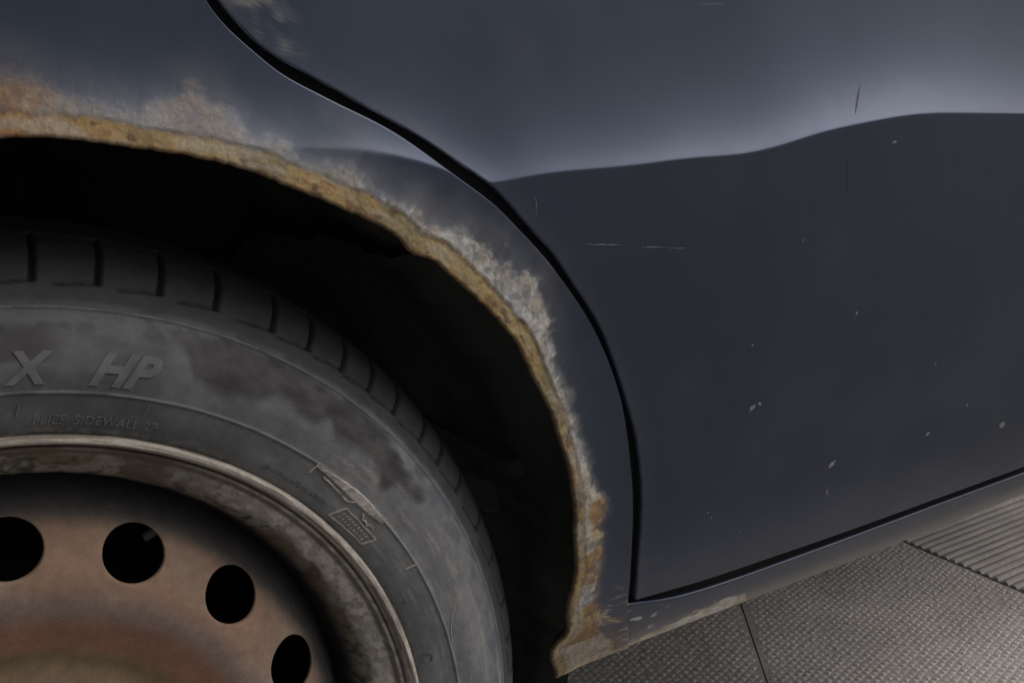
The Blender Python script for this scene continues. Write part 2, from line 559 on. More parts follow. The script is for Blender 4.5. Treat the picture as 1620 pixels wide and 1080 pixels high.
# rolled lip: a bead 12 mm wide with a crisp ridge, turned in at its free edge
angA = np.degrees(np.arctan2(X-0.035, Zr-0.07))
lipw = np.interp(angA, [-60, 0, 12, 25, 38, 50, 62, 75, 90, 100, 110], [.0092, .0092, .0080, .0098, .0106, .0096, .0086, .0070, .0064, .0068, .0064])
lipw = lipw*(1+.35*(fbm(SA*60, 1.7, 0, 3, 25)-.5))
Y = Y+(.00025+.0006*sstep(34, 44, angA)*sstep(72, 62, angA))*(1-sstep(-0.0016, 0.0016, DA-lipw))
Y = Y+0.0014*np.clip(1-DA/0.0014, 0, 1)**2
e_gap = L[:, None]-E
Y = Y+0.0006*np.clip(1-e_gap/0.0008, 0, 1)**2

ang = np.degrees(np.arctan2(X-0.035, Zr-0.07))
Wk = [(-130, .02), (-40, .022), (-8, .021), (1, .024), (5, .016), (8.5, .0135), (11, .0128), (12.8, .020), (15.8, .027), (18.8, .021), (21, .0135), (24, .0165),
      (26.5, .0125), (31, .0175), (35, .0130), (40, .0165), (45, .0215), (49, .026), (52, .025), (54.5, .033), (58.5, .024), (63, .018),
      (67, .0135), (75, .0130), (80, .0140), (81.5, .0165), (84.5, .0270), (86.5, .0185), (90, .0225), (93, .0190), (97, .0235), (101, .0330), (105, .0440), (112, .0480), (140, .05)]
Wd = np.interp(ang, [k[0] for k in Wk], [k[1] for k in Wk])
# feathery noise, stretched away from the arch
nf = fbm(SA*190, DA*120, 0.0, 5, 31, 0.6)-.5
nb = fbm(X*120, Zr*120, 0.7, 4, 41)-.5
edge_d = Wd*(1+0.38*nf+0.60*nb)-DA
pale = np.clip(.80*sstep(-0.0065, 0.0060, edge_d)**1.3+.35*sstep(.0005, .004, edge_d)*sstep(.42, .58, nf+.5), 0, 1)
pale_soft = (.82-.22*sstep(2, 8, ang)*sstep(30, 24, ang))*sstep(-.0095, .0075, Wd*(1+.22*nf+.30*nb)-DA)*(.72+.56*(fbm(X*90, Zr*90, 3, 4, 37)-.3))
pale = np.clip(pale+(pale_soft-pale)*.75*sstep(40, 28, ang), 0, 1)
soft_halo = sstep(-0.024, 0.002, edge_d)*(.10+.12*sstep(25, 40, ang))*sstep(80, 40, ang)*(.5+fbm(X*60, Zr*60, 1, 4, 35))
band = 1-sstep(-.0012, .0020, DA-lipw+0.005*nb)
hi = sstep(-0.25, 0.25, nf)
pinkish = np.exp(-((ang-16)/4.0)**2)
left_o = sstep(13, 2, ang)*sstep(-100, -60, ang)
low_o = sstep(76, 86, ang)
c_paint = np.array(PAINT)
c_cream = np.array((.50, .475, .42)); c_white = np.array((.60, .605, .60)); c_tan = np.array((.47, .375, .20))
c_ochre = np.array((.40, .30, .145)); c_orange = np.array((.42, .235, .10)); c_brown = np.array((.16, .10, .06)); c_grey = np.array((.17, .165, .15))
c_pink = np.array((.42, .36, .30)); c_olive = np.array((.24, .215, .125))
def mix(a, b, t):
    return a*(1-t[..., None])+b*t[..., None]
n1 = fbm(SA*90, DA*60, 2.0, 4, 51); n2 = fbm(SA*220, DA*160, 3.0, 4, 61); n3 = fbm(SA*40, DA*30, 5.0, 3, 71)
flake = mix(np.broadcast_to(c_cream, X.shape+(3,)), np.broadcast_to(c_white, X.shape+(3,)), sstep(.4, .65, n2))
flake = mix(flake, c_pink, np.clip(pinkish*.8+left_o*.7, 0, 1))
flake = mix(flake, c_pink, np.clip(sstep(94, 101, ang)*.8, 0, 1))
flake = mix(flake, c_tan*1.1, np.clip(low_o*sstep(.30, .60, n1)+left_o*.4, 0, 1))
flake = mix(flake, c_orange*.80, np.clip(left_o*sstep(.45, .7, n2)*.8+low_o*sstep(.42, .62, n1)*.85, 0, 1))
lipc = mix(np.broadcast_to(c_tan, X.shape+(3,)), c_ochre, sstep(.40, .62, n1))
lipc = mix(lipc, c_orange, np.clip(sstep(.55, .75, n2)*.6+left_o*.6*sstep(.35, .6, n3), 0, 1))
lipc = mix(lipc, c_olive, sstep(.54, .70, n3)*.65*(1-left_o))
lipc = mix(lipc, c_brown, sstep(.60, .74, fbm(SA*150, DA*260, 7.0, 4, 81))*.85)
lipc = mix(lipc, c_grey, sstep(66, 74, ang)*sstep(95, 84, ang)*sstep(.42, .6, n1)*.75)
lipc = mix(lipc, c_cream*.92, sstep(.54, .70, fbm(SA*55, DA*200, 11.0, 4, 85))*.5)
lipc = mix(lipc, c_brown*1.2, sstep(.56, .68, fbm(SA*120, DA*420, 12.0, 4, 87))*.7*sstep(.009, .002, DA))
lipc = mix(lipc, c_brown, sstep(.0024, .0006, DA)*.6)
rustcol = mix(flake, lipc, band)
# dark ridge line along the lip
ridge = np.exp(-((DA-lipw-.0006)/.0009)**2)*sstep(6, 10, ang)*sstep(70, 60, ang)
rustcol = mix(rustcol, np.array((.12, .115, .11)), ridge*.4*sstep(.40, .65, n1))
mask = np.maximum(pale, band*(0.92+0.08*sstep(.3, .6, n1)))
mask = mask*(1-0.42*sstep(.46, .72, fbm(X*260, Zr*260, 4.4, 3, 91))*(1-band))
mask = np.maximum(mask, soft_halo)
dusty = sstep(.55, .8, fbm(X*22, Zr*22, 9.0, 4, 101))*0.08
ebq = Zr+0.0256
footp = sstep(.0022, -.0022, ebq-.006+.010*(fbm(X*130, Zr*260, 6.0, 4, 165)-.5))*.8*(X > .25)
foot_s = sstep(.54, .76, fbm(X*110+Zr*160, Zr*330, 8.0, 4, 167))*.75*sstep(.045, .02, Zr)*(X > .25)
mask = np.maximum(mask, np.maximum(footp, foot_s))
rustcol = mix(rustcol, np.array((.62, .54, .42)), np.clip(footp+foot_s*(1-pale), 0, 1)*(1-band))
dusty = np.maximum(dusty, sstep(.040, .0, ebq)*.48*(X > .2))
mask = np.clip(np.maximum(mask, dusty), 0, 1)
tint = mix(np.broadcast_to(c_paint, X.shape+(3,)), rustcol, mask)
# corroded relief
Y = Y-mask*(fbm(X*260, Zr*260, 1.0, 4, 111)-.5)*0.0008*sstep(.25, .7, mask)
Y = Y-pale*(1-band)*0.0003
VX = lift(X, Y, Zr)
# turned-in flanges along the arch edge and the door gap
ret = []
for k, (dy, dn) in enumerate([(0.014, 0.012), (0.009, 0.0075), (0.006, 0.0030), (0.0030, 0.0006)]):
    p = VX[:, 0, :].copy(); p[:, 1] += dy; p[:, 0] += dirv[:, 0]*dn; p[:, 2] += dirv[:, 1]*dn
    ret.append(p)
back = []
for dy, dn in [(0.003, 0.0003), (0.016, 0.0)]:
    p = VX[:, -1, :].copy(); p[:, 1] += dy; p[:, 0] += dirv[:, 0]*dn; p[:, 2] += dirv[:, 1]*dn
    back.append(p)
FULL = np.concatenate([np.stack(ret, 1), VX, np.stack(back, 1)], 1)
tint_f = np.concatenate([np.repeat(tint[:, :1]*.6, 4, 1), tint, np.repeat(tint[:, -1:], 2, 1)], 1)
mask_f = np.concatenate([np.repeat(mask[:, :1], 4, 1), mask, np.repeat(mask[:, -1:], 2, 1)], 1)
quarter = mesh_obj("quarter_panel", FULL, grid_faces(*FULL.shape[:2]), M_paint, car, True, {"tint": tint_f}, {"rust": mask_f})
quarter["label"] = "rear quarter panel with a peeling rusty wheel arch edge"

# ---- rear door
ztop = 0.52
def row_start(zfun):
    zz = zfun(GAPR_C[:, 0])
    d = GAPR_C[:, 1]-zz
    k = np.argmax(d <= 0) if (d <= 0).any() else len(d)-1
    k = max(k, 1)
    t = d[k-1]/(d[k-1]-d[k]+1e-12)
    return GAPR_C[k-1, 0]+(GAPR_C[k, 0]-GAPR_C[k-1, 0])*np.clip(t, 0, 1)
bot_line = spline([.30, .362, .4133, .4765, .5589, .6483, .7547, .8208, 1.0], [.0218, .0208, .0170, .0156, .0150, .0160, .0172, .0190, .024])
q_up = 1-np.linspace(0, 1, 90)**0.55
q_up = np.sort(np.linspace(0, 1, 110)**1.9)[::-1]
q_lo = np.concatenate([1-np.linspace(0, 1, 30)[1:]**1.6*0.12, np.linspace(.88, .03, 90)[1:], np.array([.02, .012, .0085, .0065, .005, .0036, .0024, .0012, 0])])
rows = []
XR = 1.0
tc = np.concatenate([np.array([0, .0003, .0006, .0009, .0012, .0016, .0022, .0032, .0046])/0.7, np.linspace(.009, 1, 430)])
for q in q_up:
    f = lambda x, q=q: crease_z(x)+(ztop-crease_z(x))*q
    x0 = row_start(f); xs = x0+(XR-x0)*tc
    rows.append(np.stack([xs, f(xs)], 1))
for q in q_lo:
    f = lambda x, q=q: bot_line(x)+(crease_z(x)-bot_line(x))*q
    x0 = row_start(f); xs = x0+(XR-x0)*tc
    rows.append(np.stack([xs, f(xs)], 1))
Rw = np.stack(rows, 0)
X, Zr = Rw[..., 0], Rw[..., 1]
DA, _ = poly_dist(X, Zr, PA[::6])
Y = body_y(X, Zr, DA)
DE = np.where(X < 0.45, poly_dist(X, Zr, GAPR_C[::3])[0], 1.0)
DB = np.maximum(Zr-bot_line(X), 0)
Y = Y+0.0008*np.clip(1-DE/0.0010, 0, 1)**2+0.0008*np.clip(1-DB/0.0010, 0, 1)**2
# cloudy worn patch by the upper edge
cl = np.exp(-(((X-.146)-(0.372-Zr)*0.6)/.010)**2)*sstep(.352, .364, Zr)*sstep(.42, .385, Zr)
cl = cl*sstep(.30, .70, fbm(X*150, Zr*150, 2.0, 5, 121))
film = sstep(.52, .8, fbm(X*18, Zr*18, 3.0, 5, 131))*0.04
film = film+.13*sstep(.05, .0, DB)*fbm(X*60, Zr*140, 4.0, 5, 135)+.10*sstep(.012, .0, DE)*fbm(X*160, Zr*160, 5.0, 5, 137)
mask = np.clip(np.maximum(cl*0.85, film), 0, 1)
tint = mix(np.broadcast_to(c_paint, X.shape+(3,)), np.broadcast_to(np.array((.36, .35, .33)), X.shape+(3,)), mask)
VX = lift(X, Y, Zr)
lft = []
for dy, dx in [(0.018, -0.0002), (0.003, -0.0003)]:
    p = VX[:, 0, :].copy(); p[:, 1] += dy; p[:, 0] += dx; lft.append(p)
FULL = np.concatenate([np.stack(lft, 1), VX], 1)
b2 = []
for dy, dz in [(0.003, -0.0003), (0.018, -0.0002)]:
    p = FULL[-1].copy(); p[:, 1] += dy; p[:, 2] += dz; b2.append(p)
FULL = np.concatenate([FULL, np.stack(b2, 0)], 0)
padt = lambda a: np.concatenate([np.concatenate([a[:, :1], a[:, :1], a], 1), np.concatenate([a[-1:, :1], a[-1:, :1], a[-1:]], 1), np.concatenate([a[-1:, :1], a[-1:, :1], a[-1:]], 1)], 0)
door = mesh_obj("door", FULL, grid_faces(*FULL.shape[:2], flip=False), M_paint, car, True, {"tint": padt(tint)}, {"rust": padt(mask)})
door["label"] = "rear door panel with a body crease, chips and fine scratches"

# ---- sill
top_line = spline([.30, .3571, .3750, .3960, .4166, .4806, .563, .6529, .7604, .8272, 1.0], [.0207, .0197, .0152, .0106, .0082, .0065, .0070, .0086, .0096, .0111, .016])
bot_s = spline([.30, .3536, .4196, .546, .634, .7849, .854, 1.0], [-.0256, -.0256, -.0248, -.0240, -.0230, -.0196, -.0177, -.014])
xs = np.concatenate([np.linspace(0, 1, 560)])
tv = np.linspace(0, 1, 40)
Xl = 0.3540+(0.3700-0.3540)*tv            # oblique left end, tucked behind the quarter panel
X = Xl[None, :]+(XR-Xl[None, :])*xs[:, None]
tl, bl = top_line(X), bot_s(X)
Zr = tl+(bl-tl)*tv[None, :]
Y = body_y(X, Zr, np.full(X.shape, 1.0))
et = tl-Zr; eb = Zr-bl
Y = Y+0.0007*np.clip(1-et/0.0009, 0, 1)**2+0.0025*np.clip(1-eb/0.003, 0, 1)**2
behind = sstep(0.376, 0.366, X+0.42*(Zr+0.0195)*0)*0.0
seam_x = 0.3568+(0.0196-Zr)*(0.3730-0.3568)/0.0451
Y = Y+0.0006*(X < seam_x+0.0002)
low = sstep(.030, .008, eb+0.012*(fbm(X*60, Zr*120, 1.0, 4, 141)-.5))
fade = sstep(.475, .448, X+0.02*(fbm(X*50, Zr*80, 2.0, 3, 151)-.5))
near = sstep(.41, .372, X)
n1 = fbm(X*140, Zr*300, 4.0, 4, 161)
Wp = np.interp(X, [.33, .36, .40, .43, .455, .468, .474, .480], [.004, .0045, .0075, .0125, .0145, .0110, .003, -.01])
mask = sstep(.0022, -.0022, eb-Wp+.009*(fbm(X*130, Zr*260, 6.0, 4, 165)-.5))*(.72+.28*sstep(.35, .55, n1))
mask = np.maximum(mask, near*sstep(.60, .70, n1)*.8)
dustb = sstep(.040, .0, eb)*0.48
mask = np.clip(np.maximum(mask, dustb), 0, 1)
sc = mix(np.broadcast_to(np.array((.78, .71, .56)), X.shape+(3,)), np.broadcast_to(c_white*1.2, X.shape+(3,)), sstep(.45, .65, n1))
sc = mix(sc, np.array((.36, .35, .35)), 1-sstep(.25, .55, mask))
tint = mix(np.broadcast_to(c_paint, X.shape+(3,)), sc, mask)
VX = lift(X, Y, Zr)
pre = []
for dy, dz in [(0.030, 0.0022), (0.008, 0.0012), (0.002, .0004)]:
    p = VX[:, 0].copy(); p[:, 1] += dy; p[:, 2] += dz; pre.append(p)
post = []
for dy, dz in [(0.002, -.0004), (0.010, -.0008), (0.05, 0.002), (0.05, 0.06)]:
    p = VX[:, -1].copy(); p[:, 1] += dy; p[:, 2] += dz; post.append(p)
FULL = np.concatenate([np.stack(pre, 1), VX, np.stack(post, 1)], 1)
pads = lambda a: np.concatenate([np.repeat(a[:, :1], 3, 1), a, np.repeat(a[:, -1:], 4, 1)], 1)
sill = mesh_obj("sill", FULL, grid_faces(*FULL.shape[:2], flip=True), M_paint, car, True, {"tint": pads(tint)}, {"rust": pads(mask)})
sill["label"] = "narrow door sill with paint worn off its lower edge"

# ---- black jamb behind the door gaps
mid = (smooth_poly([(0.065, 0.52), (0.095, 0.45)]+GAPL, 160)+smooth_poly([(0.070, 0.52), (0.100, 0.45)]+GAPR, 160))/2
mid = np.vstack([mid, [[0.40, 0.013], [0.48, 0.0118], [0.56, 0.0118], [0.65, 0.0128], [0.76, 0.0139], [0.83, 0.0155], [1.0, 0.020]]])
tg = np.gradient(mid, axis=0); tg /= np.hypot(*tg.T)[:, None]
nr = np.stack([-tg[:, 1], tg[:, 0]], 1)
jy = body_y(mid[:, 0], mid[:, 1], np.full(len(mid), .05))
G4 = []
for off, dy in ((-.012, .0085), (-.006, .0060), (-.003, .0052), (.003, .0052), (.006, .0060), (.012, .0085)):
    q = mid+nr*off
    G4.append(lift(q[:, 0], jy+dy, q[:, 1]))
G4 = np.stack(G4, 1)
mesh_obj("door_seal", G4, grid_faces(*G4.shape[:2]), M_black, car)

# ---- wheel housing
def lathe_arc(name, prof, a0, a1, n, mat, parent, cx=0.0, cz=0.0, wob=0.0):
    th = np.radians(np.linspace(a0, a1, n))
    r = np.array([p[0] for p in prof]); y = np.array([p[1] for p in prof])
    R = r[None, :]*np.ones((n, 1))
    if wob:
        R = R+wob*(fbm(th[:, None]*14+0*R, y[None, :]*40+0*R, 1.0, 3, 171)-.5)
    Yh = np.broadcast_to(y, R.shape)+0.055*(sstep(80, 96, np.abs(np.degrees(th)))[:, None])*np.clip(1-y/.10, 0, 1)[None, :]
    V = np.stack([cx+R*np.sin(th)[:, None], Yh, cz+R*np.cos(th)[:, None]+Z0], -1)
    return mesh_obj(name, V, grid_faces(*V.shape[:2], flip=True), mat, parent)
lathe_arc("wheel_housing", [(.352, .012), (.350, .03), (.346, .05), (.345, .09), (.350, .10), (.350, .16), (.343, .17), (.340, .24), (.325, .262), (.25, .268), (.06, .270)],
          -98, 50, 160, M_liner, car, 0.0, 0.0, 0.006)
splash = lathe_arc("splash_panel", [(.349, .014), (.346, .03), (.339, .05), (.337, .085), (.340, .090), (.340, .150), (.333, .158), (.330, .235), (.316, .252), (.255, .256)],
          43, 109, 120, M_splash, car, 0.0, 0.0, 0.010)
lathe_arc("splash_panel_rib", [(.342, .07), (.332, .074), (.329, .085), (.329, .200), (.331, .215), (.340, .218)], 72, 74, 8, M_splash, car, 0.0, 0.0, 0.002)

def box(name, c, s, mat, parent, rot=(0, 0, 0), bev=0.15):
    x, y, z = [v/2 for v in s]
    b_ = min(s)*bev
    V, F = [], []
    ring = [(-x+b_, -y), (x-b_, -y), (x, -y+b_), (x, y-b_), (x-b_, y), (-x+b_, y), (-x, y-b_), (-x, -y+b_)]
    for zz, k in ((-z, b_), (-z+b_, 0), (z-b_, 0), (z, b_)):
        for px, py in ring:
            V.append((px*(1-k/x) if k else px, py*(1-k/y) if k else py, zz))
    for i in range(3):
        for j in range(8):
            F.append((i*8+j, i*8+(j+1) % 8, (i+1)*8+(j+1) % 8, (i+1)*8+j))
    F.append(tuple(reversed(range(8)))); F.append(tuple(range(24, 32)))
    o = mesh_obj(name, V, F, mat, parent, smooth=False)
    o.location = c; o.rotation_euler = rot
    return o
box("underbody_rail", (.66, .14, Z0+.03), (.62, .10, .05), M_under, car)
box("underbody", (.95, .75, Z0+.06), (1.25, 1.25, .03), M_under, car)  # unseen floor pan, put in to darken the tiles near the sill

# ---------------------------------------------------------------- wheel
wheel = empty("wheel", (0, 0, Z0), car)
tp = spline([0, .10, .22, .34, .46, .60, .70, .80, .90, 1.0], [0]*10)
PROF = [(.2030, .010), (.2055, .001), (.2085, -.0045), (.2115, -.0064), (.2150, -.0077), (.2190, -.0087), (.2230, -.0095), (.2258, -.0099), (.2266, -.0103), (.2273, -.0107),
        (.2280, -.0104), (.2290, -.0102), (.2330, -.0102), (.2380, -.0100), (.2430, -.0090), (.2480, -.0072), (.2530, -.0046), (.2570, -.0018), (.2600, .0010), (.2612, .0012),
        (.2622, .0018), (.2628, .0040), (.2655, .0064), (.2690, .0092), (.2730, .0130), (.2770, .0175), (.2805, .0222), (.2835, .0280), (.2858, .0340), (.2872, .0400),
        (.2878, .0425), (.2880, .0440), (.2884, .0500), (.2895, .0600)]
def refine(prof, k=3):
    p = np.array(prof); s = np.arange(len(p))
    fx, fy = spline(s, p[:, 0]), spline(s, p[:, 1])
    t = np.linspace(0, len(p)-1, (len(p)-1)*k+1)
    return np.stack([fx(t), fy(t)], 1)
pr = refine(PROF, 6)
crown = np.array([(.2905, .070), (.2912, .080), (.2912, .090), (.2905, .100), (.2895, .110), (.2880, .125), (.2845, .140), (.276, .155), (.262, .166), (.24, .174), (.22, .168), (.205, .155)])
pr = np.vstack([pr, crown])
nA = 2160
th = np.linspace(0, 2*np.pi, nA, endpoint=False)
TH = np.degrees(th)[:, None]*np.ones((1, len(pr)))
R = np.ones((nA, 1))*pr[:, 0][None, :]
Yt = np.ones((nA, 1))*pr[:, 1][None, :]
# shoulder grooves at an uneven pitch, each with a short sipe running back from its outer end
known = [9.43, 15.16, 20.96, 26.63, 32.99, 37.52, 42.08, 46.16, 50.32, 55.3, 59.04]
gr = list(known); seq = [4.6, 5.8, 5.2, 6.2, 4.9]
a = known[-1]; i = 0
while a < 360+known[0]-7:
    a += seq[i % 5]; gr.append(a); i += 1
depth = np.zeros_like(R)
sipe = np.zeros_like(R)
nw = (fbm(TH*0.9, R*300, 0, 2, 181)-.5)
for g in gr:
    d = (TH-g-(R-.275)*40+180) % 360-180
    depth = np.maximum(depth, (1-sstep(.12, .40, np.abs(d)))*sstep(.2700, .2735, R)*(Yt < .045))
    dd = (TH-g+180) % 360-180
    path = .2718-.0016*np.clip(-dd/4.0, 0, 1)
    sipe = np.maximum(sipe, np.exp(-((R-path)/.00050)**2)*sstep(-4.4, -3.6, dd)*sstep(.4, -.1, dd)*(Yt < .045))
rad_n = np.where(Yt < .03, .6, .9)
R2 = R-depth*.0028*rad_n-sipe*.0022
Y2 = Yt+depth*.0045*(Yt < .035)+sipe*.0022
# circumferential grooves of the crown
for yc in (.060, .100):
    gg = (np.abs(Yt-yc) < .0062)*1.0
    R2 = R2-gg*.006
# worn, dusty colouring of the rubber
nz1 = fbm(TH*.16, R*70, 0, 5, 191); nz2 = fbm(TH*.5, R*220, 1, 4, 201); nz3 = fbm(TH*1.3, R*500, 2, 4, 211)
c_dust = np.array((.220, .230, .242)); c_mid = np.array((.145, .153, .164)); c_dark = np.array((.045, .043, .045)); c_blue = np.array((.115, .130, .160)); c_tread = np.array((.058, .060, .065))
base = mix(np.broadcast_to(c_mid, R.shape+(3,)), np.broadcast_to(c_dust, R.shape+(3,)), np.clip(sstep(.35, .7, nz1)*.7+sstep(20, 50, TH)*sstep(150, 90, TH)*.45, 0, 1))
base = mix(base, c_blue, sstep(.245, .256, R+.006*(nz1-.5))*sstep(.45, .65, nz2)*.8)
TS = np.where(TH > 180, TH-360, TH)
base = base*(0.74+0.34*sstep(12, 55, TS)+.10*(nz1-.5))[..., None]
# scuffed pale streaks low on the right
scf = sstep(.56, .70, fbm(TH*.22, R*620, 5, 4, 215))*sstep(40, 48, TH)*sstep(100, 80, TH)*sstep(.2105, .215, R)*sstep(.256, .245, R)
base = mix(base, np.array((.34, .335, .325)), scf*.55)
# dark hand-smeared patch along the upper right of the sidewall
lo = np.interp(TH, [20, 23, 25, 32, 40, 46, 52, 56, 58.5, 60], [.262, .252, .2400, .2385, .2440, .2440, .2400, .2440, .249, .262])
hi_ = np.interp(TH, [20, 23, 27, 35, 43, 50, 56, 60], [.250, .2560, .2600, .2615, .2600, .2590, .2520, .2500])
drip = (vnoise(TH*.55, 3.3, 0, 221)-.45)*.010+(nz2-.5)*.002
sm = sstep(-.0034, .0034, R-lo-drip)*sstep(-.0040, .0030, hi_-R+.004*(nz2-.5))*(TH > 20)*(TH < 60)
sm2 = sstep(-.002, .002, R-.2405)*sstep(-.002, .003, .2545-R+.006*(nz1-.5))*((TH < 12.5)|(TH > 345))*sstep(12.5, 9, np.where(TH > 180, TH-360, TH))*.8
base = mix(base, c_dark, np.clip(sm*.92*(0.55+0.6*nz2), 0, 1))
base = mix(base, c_dark*1.3, np.clip(sm2, 0, 1))
base = mix(base, c_tread, sstep(.2612, .2655, R)*.85)
base = mix(base, np.array((.15, .14, .125)), sstep(.2868, .2880, R)*(Yt < .06)*(.35+.5*sstep(.45, .6, nz3)))
base = mix(base, c_dark*.5, np.clip(depth*.7+sipe*.8, 0, 1))
base = mix(base, np.array((.30, .30, .295)), np.exp(-((R-.2273)/.0006)**2)*.45*sstep(.3, .5, nz2))
base = mix(base, np.array((.27, .27, .27)), np.exp(-((R-.2616)/.0006)**2)*.5*sstep(.38, .55, nz2))
base = mix(base, np.array((.25, .235, .21)), sstep(.2125, .2085, R)*sstep(.4, .6, nz3)*.7)
hatch = sstep(33, 37, TH)*sstep(60, 57.5, TH)*sstep(.2275, .2295, R)*sstep(.2560, .2535, R)
hatch = np.maximum(hatch, .35*sstep(60, 62, TH)*sstep(75, 66, TH)*sstep(.235, .238, R)*sstep(.256, .253, R))
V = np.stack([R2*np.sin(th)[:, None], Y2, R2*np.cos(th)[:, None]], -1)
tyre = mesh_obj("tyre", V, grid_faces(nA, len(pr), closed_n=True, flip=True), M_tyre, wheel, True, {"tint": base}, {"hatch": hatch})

def side_y(r):
    return np.interp(r, pr[:120, 0], pr[:120, 1])
def on_tyre(a_deg, r, lift_=0.0006):
    a_ = np.radians(a_deg)
    return np.stack([r*np.sin(a_), side_y(r)-lift_, r*np.cos(a_)], -1)

def tyre_text(name, txt, a0, r0, size, shear=0.0, height=.0008, sx=1.0, space=1.0, mat=None, offset=0.0):
    cu = bpy.data.curves.new("txt", 'FONT')
    cu.body = txt; cu.size = 1.0; cu.extrude = 0.02; cu.shear = shear; cu.space_character = space; cu.resolution_u = 3; cu.offset = offset
    ob = bpy.data.objects.new("txt", cu)
    scene.collection.objects.link(ob)
    dg = bpy.context.evaluated_depsgraph_get()
    me0 = ob.evaluated_get(dg).to_mesh()
    import bmesh
    bm = bmesh.new(); bm.from_mesh(me0)
    bmesh.ops.subdivide_edges(bm, edges=[e for e in bm.edges if e.calc_length() > .18], cuts=2)
    bmesh.ops.triangulate(bm, faces=bm.faces[:])
    V = np.array([v.co[:] for v in bm.verts]); F = [tuple(v.index for v in f.verts) for f in bm.faces]
    bm.free()
    bpy.data.objects.remove(ob)
    r = r0+V[:, 1]*size
    a_ = np.radians(a0)+V[:, 0]*size*sx/r0
    y = side_y(r)-np.where(V[:, 2] > 0, height, -.0006)
    P = np.stack([r*np.sin(a_), y, r*np.cos(a_)], -1)
    return mesh_obj(name, P, F, mat or M_letter, wheel, smooth=False)
tyre_text("raised_lettering", "X", 6.4, .2316, .0185, .25, .0005, 1.0, offset=.035)
tyre_text("raised_lettering", "HP", 14.2, .2316, .0200, .45, .0005, 0.98, 1.0, offset=.04)
tyre_text("small_lettering", "PLIES: SIDEWALL 2P", 8.9, .2128, .0062, .1, .0003, 0.92, 1.05, mat=M_letter2)

def strip(name, pts, w, mat, parent, hgt=.0006, jag=0.0, seed=0):
    """thin raised strip following (angle, radius) points on the sidewall"""
    rnd = random.Random(seed)
    V, F = [], []
    n = len(pts)
    for k, (a_, r) in enumerate(pts):
        a2, r2 = pts[min(k+1, n-1)]; a1, r1 = pts[max(k-1, 0)]
        tx = math.radians(a2-a1)*r; tr = r2-r1
        l = math.hypot(tx, tr) or 1
        nx, nr_ = -tr/l, tx/l
        ww = w(k/(n-1)) if callable(w) else w
        for s, h in ((-1, -.0004), (-.7, hgt), (.7, hgt), (1, -.0004)):
            o = s*(ww+(rnd.uniform(-jag, jag) if abs(s) == 1 or True else 0))
            rr = r+nr_*o
            aa = math.radians(a_)+nx*o/r
            V.append((rr*math.sin(aa), float(side_y(rr))-h*(1+rnd.uniform(-.3, .3)*(jag > 0)), rr*math.cos(aa)))
    for k in range(n-1):
        for e in range(3):
            F.append((k*4+e, (k+1)*4+e, (k+1)*4+e+1, k*4+e+1))
    F.append((0, 1, 2, 3)); F.append((n*4-1, n*4-2, n*4-3, n*4-4))
    return mesh_obj(name, V, F, mat, parent, smooth=False)
lin = lambda p, q, n: [(p[0]+(q[0]-p[0])*i/(n-1), p[1]+(q[1]-p[1])*i/(n-1)) for i in range(n)]
# scraped strip of rubber hanging off the bead ridge
strip("torn_rubber", lin((43.6, .2262), (56.2, .2262), 26), lambda t: .0005+.0026*math.sin(math.pi*min(1, t**1.5))**.9, M_scuff, wheel, .0010, .0002, 3)
strip("torn_rubber", lin((45.2, .2238), (50.2, .2215), 12), lambda t: .0005+.0003*t, M_scuff, wheel, .0008, .0003, 5)
strip("torn_rubber", [(50.2, .2215), (50.9, .2232), (51.2, .2246)], .0006, M_scuff, wheel, .0008, .0003, 6)
strip("torn_rubber", [(53.2, .2225), (53.9, .2200), (54.3, .2208), (54.9, .2196), (55.3, .2210), (56.0, .2212)], .0007, M_scuff, wheel, .0009, .0004, 8)
for a_, r0_, r1_ in ((64.2, .2216, .2274), (43.3, .2215, .2283), (7.2, .2168, .2223), (20.85, .2203, .2247)):
    strip("moulding_tick", lin((a_, r0_), (a_+.3, r1_), 4), .00035, M_letter if a_ < 30 else M_scuff, wheel, .0006)
# small moulded data box with two rows of worn marks
bx = [(49.9, .2108), (50.9, .2186), (57.6, .2182), (56.9, .2118)]
for p, q in zip(bx, bx[1:]+bx[:1]):
    strip("moulded_frame", lin(p, q, 6), .00045, M_scuff, wheel, .0007, .0001, 4)
for row, rr in enumerate((.2135, .2160)):
    for k in range(9):
        a_ = 51.2+k*.62+row*.1
        strip("moulded_mark", [(a_, rr-.0007), (a_+.08, rr+.0007)], .00035, M_scuff, wheel, .0007, .0001, k)
for k in range(26):
    a_ = 37.5+k*.46 if k < 24 else 59+k*.4
    strip("moulded_mark", [(a_, .2125+random.uniform(-.0004, .0004)), (a_+random.uniform(-.12, .2), .2145+random.uniform(-.0008, .0006))], .0003, M_letter, wheel, .0006, .0001, k)
ringp = [(79.0+math.degrees(.0030*math.cos(t)/.2132), .2135+.0030*math.sin(t)) for t in np.linspace(0, 2*math.pi, 25)]
strip("moulded_ring", ringp, .00035, M_letter, wheel, .0006)
strip("sidewall_scratch", [(73.5, .2370), (74.4, .2335), (75.6, .2312), (77.0, .2297), (78.2, .2290)], .00022, M_scuff, wheel, .0003)

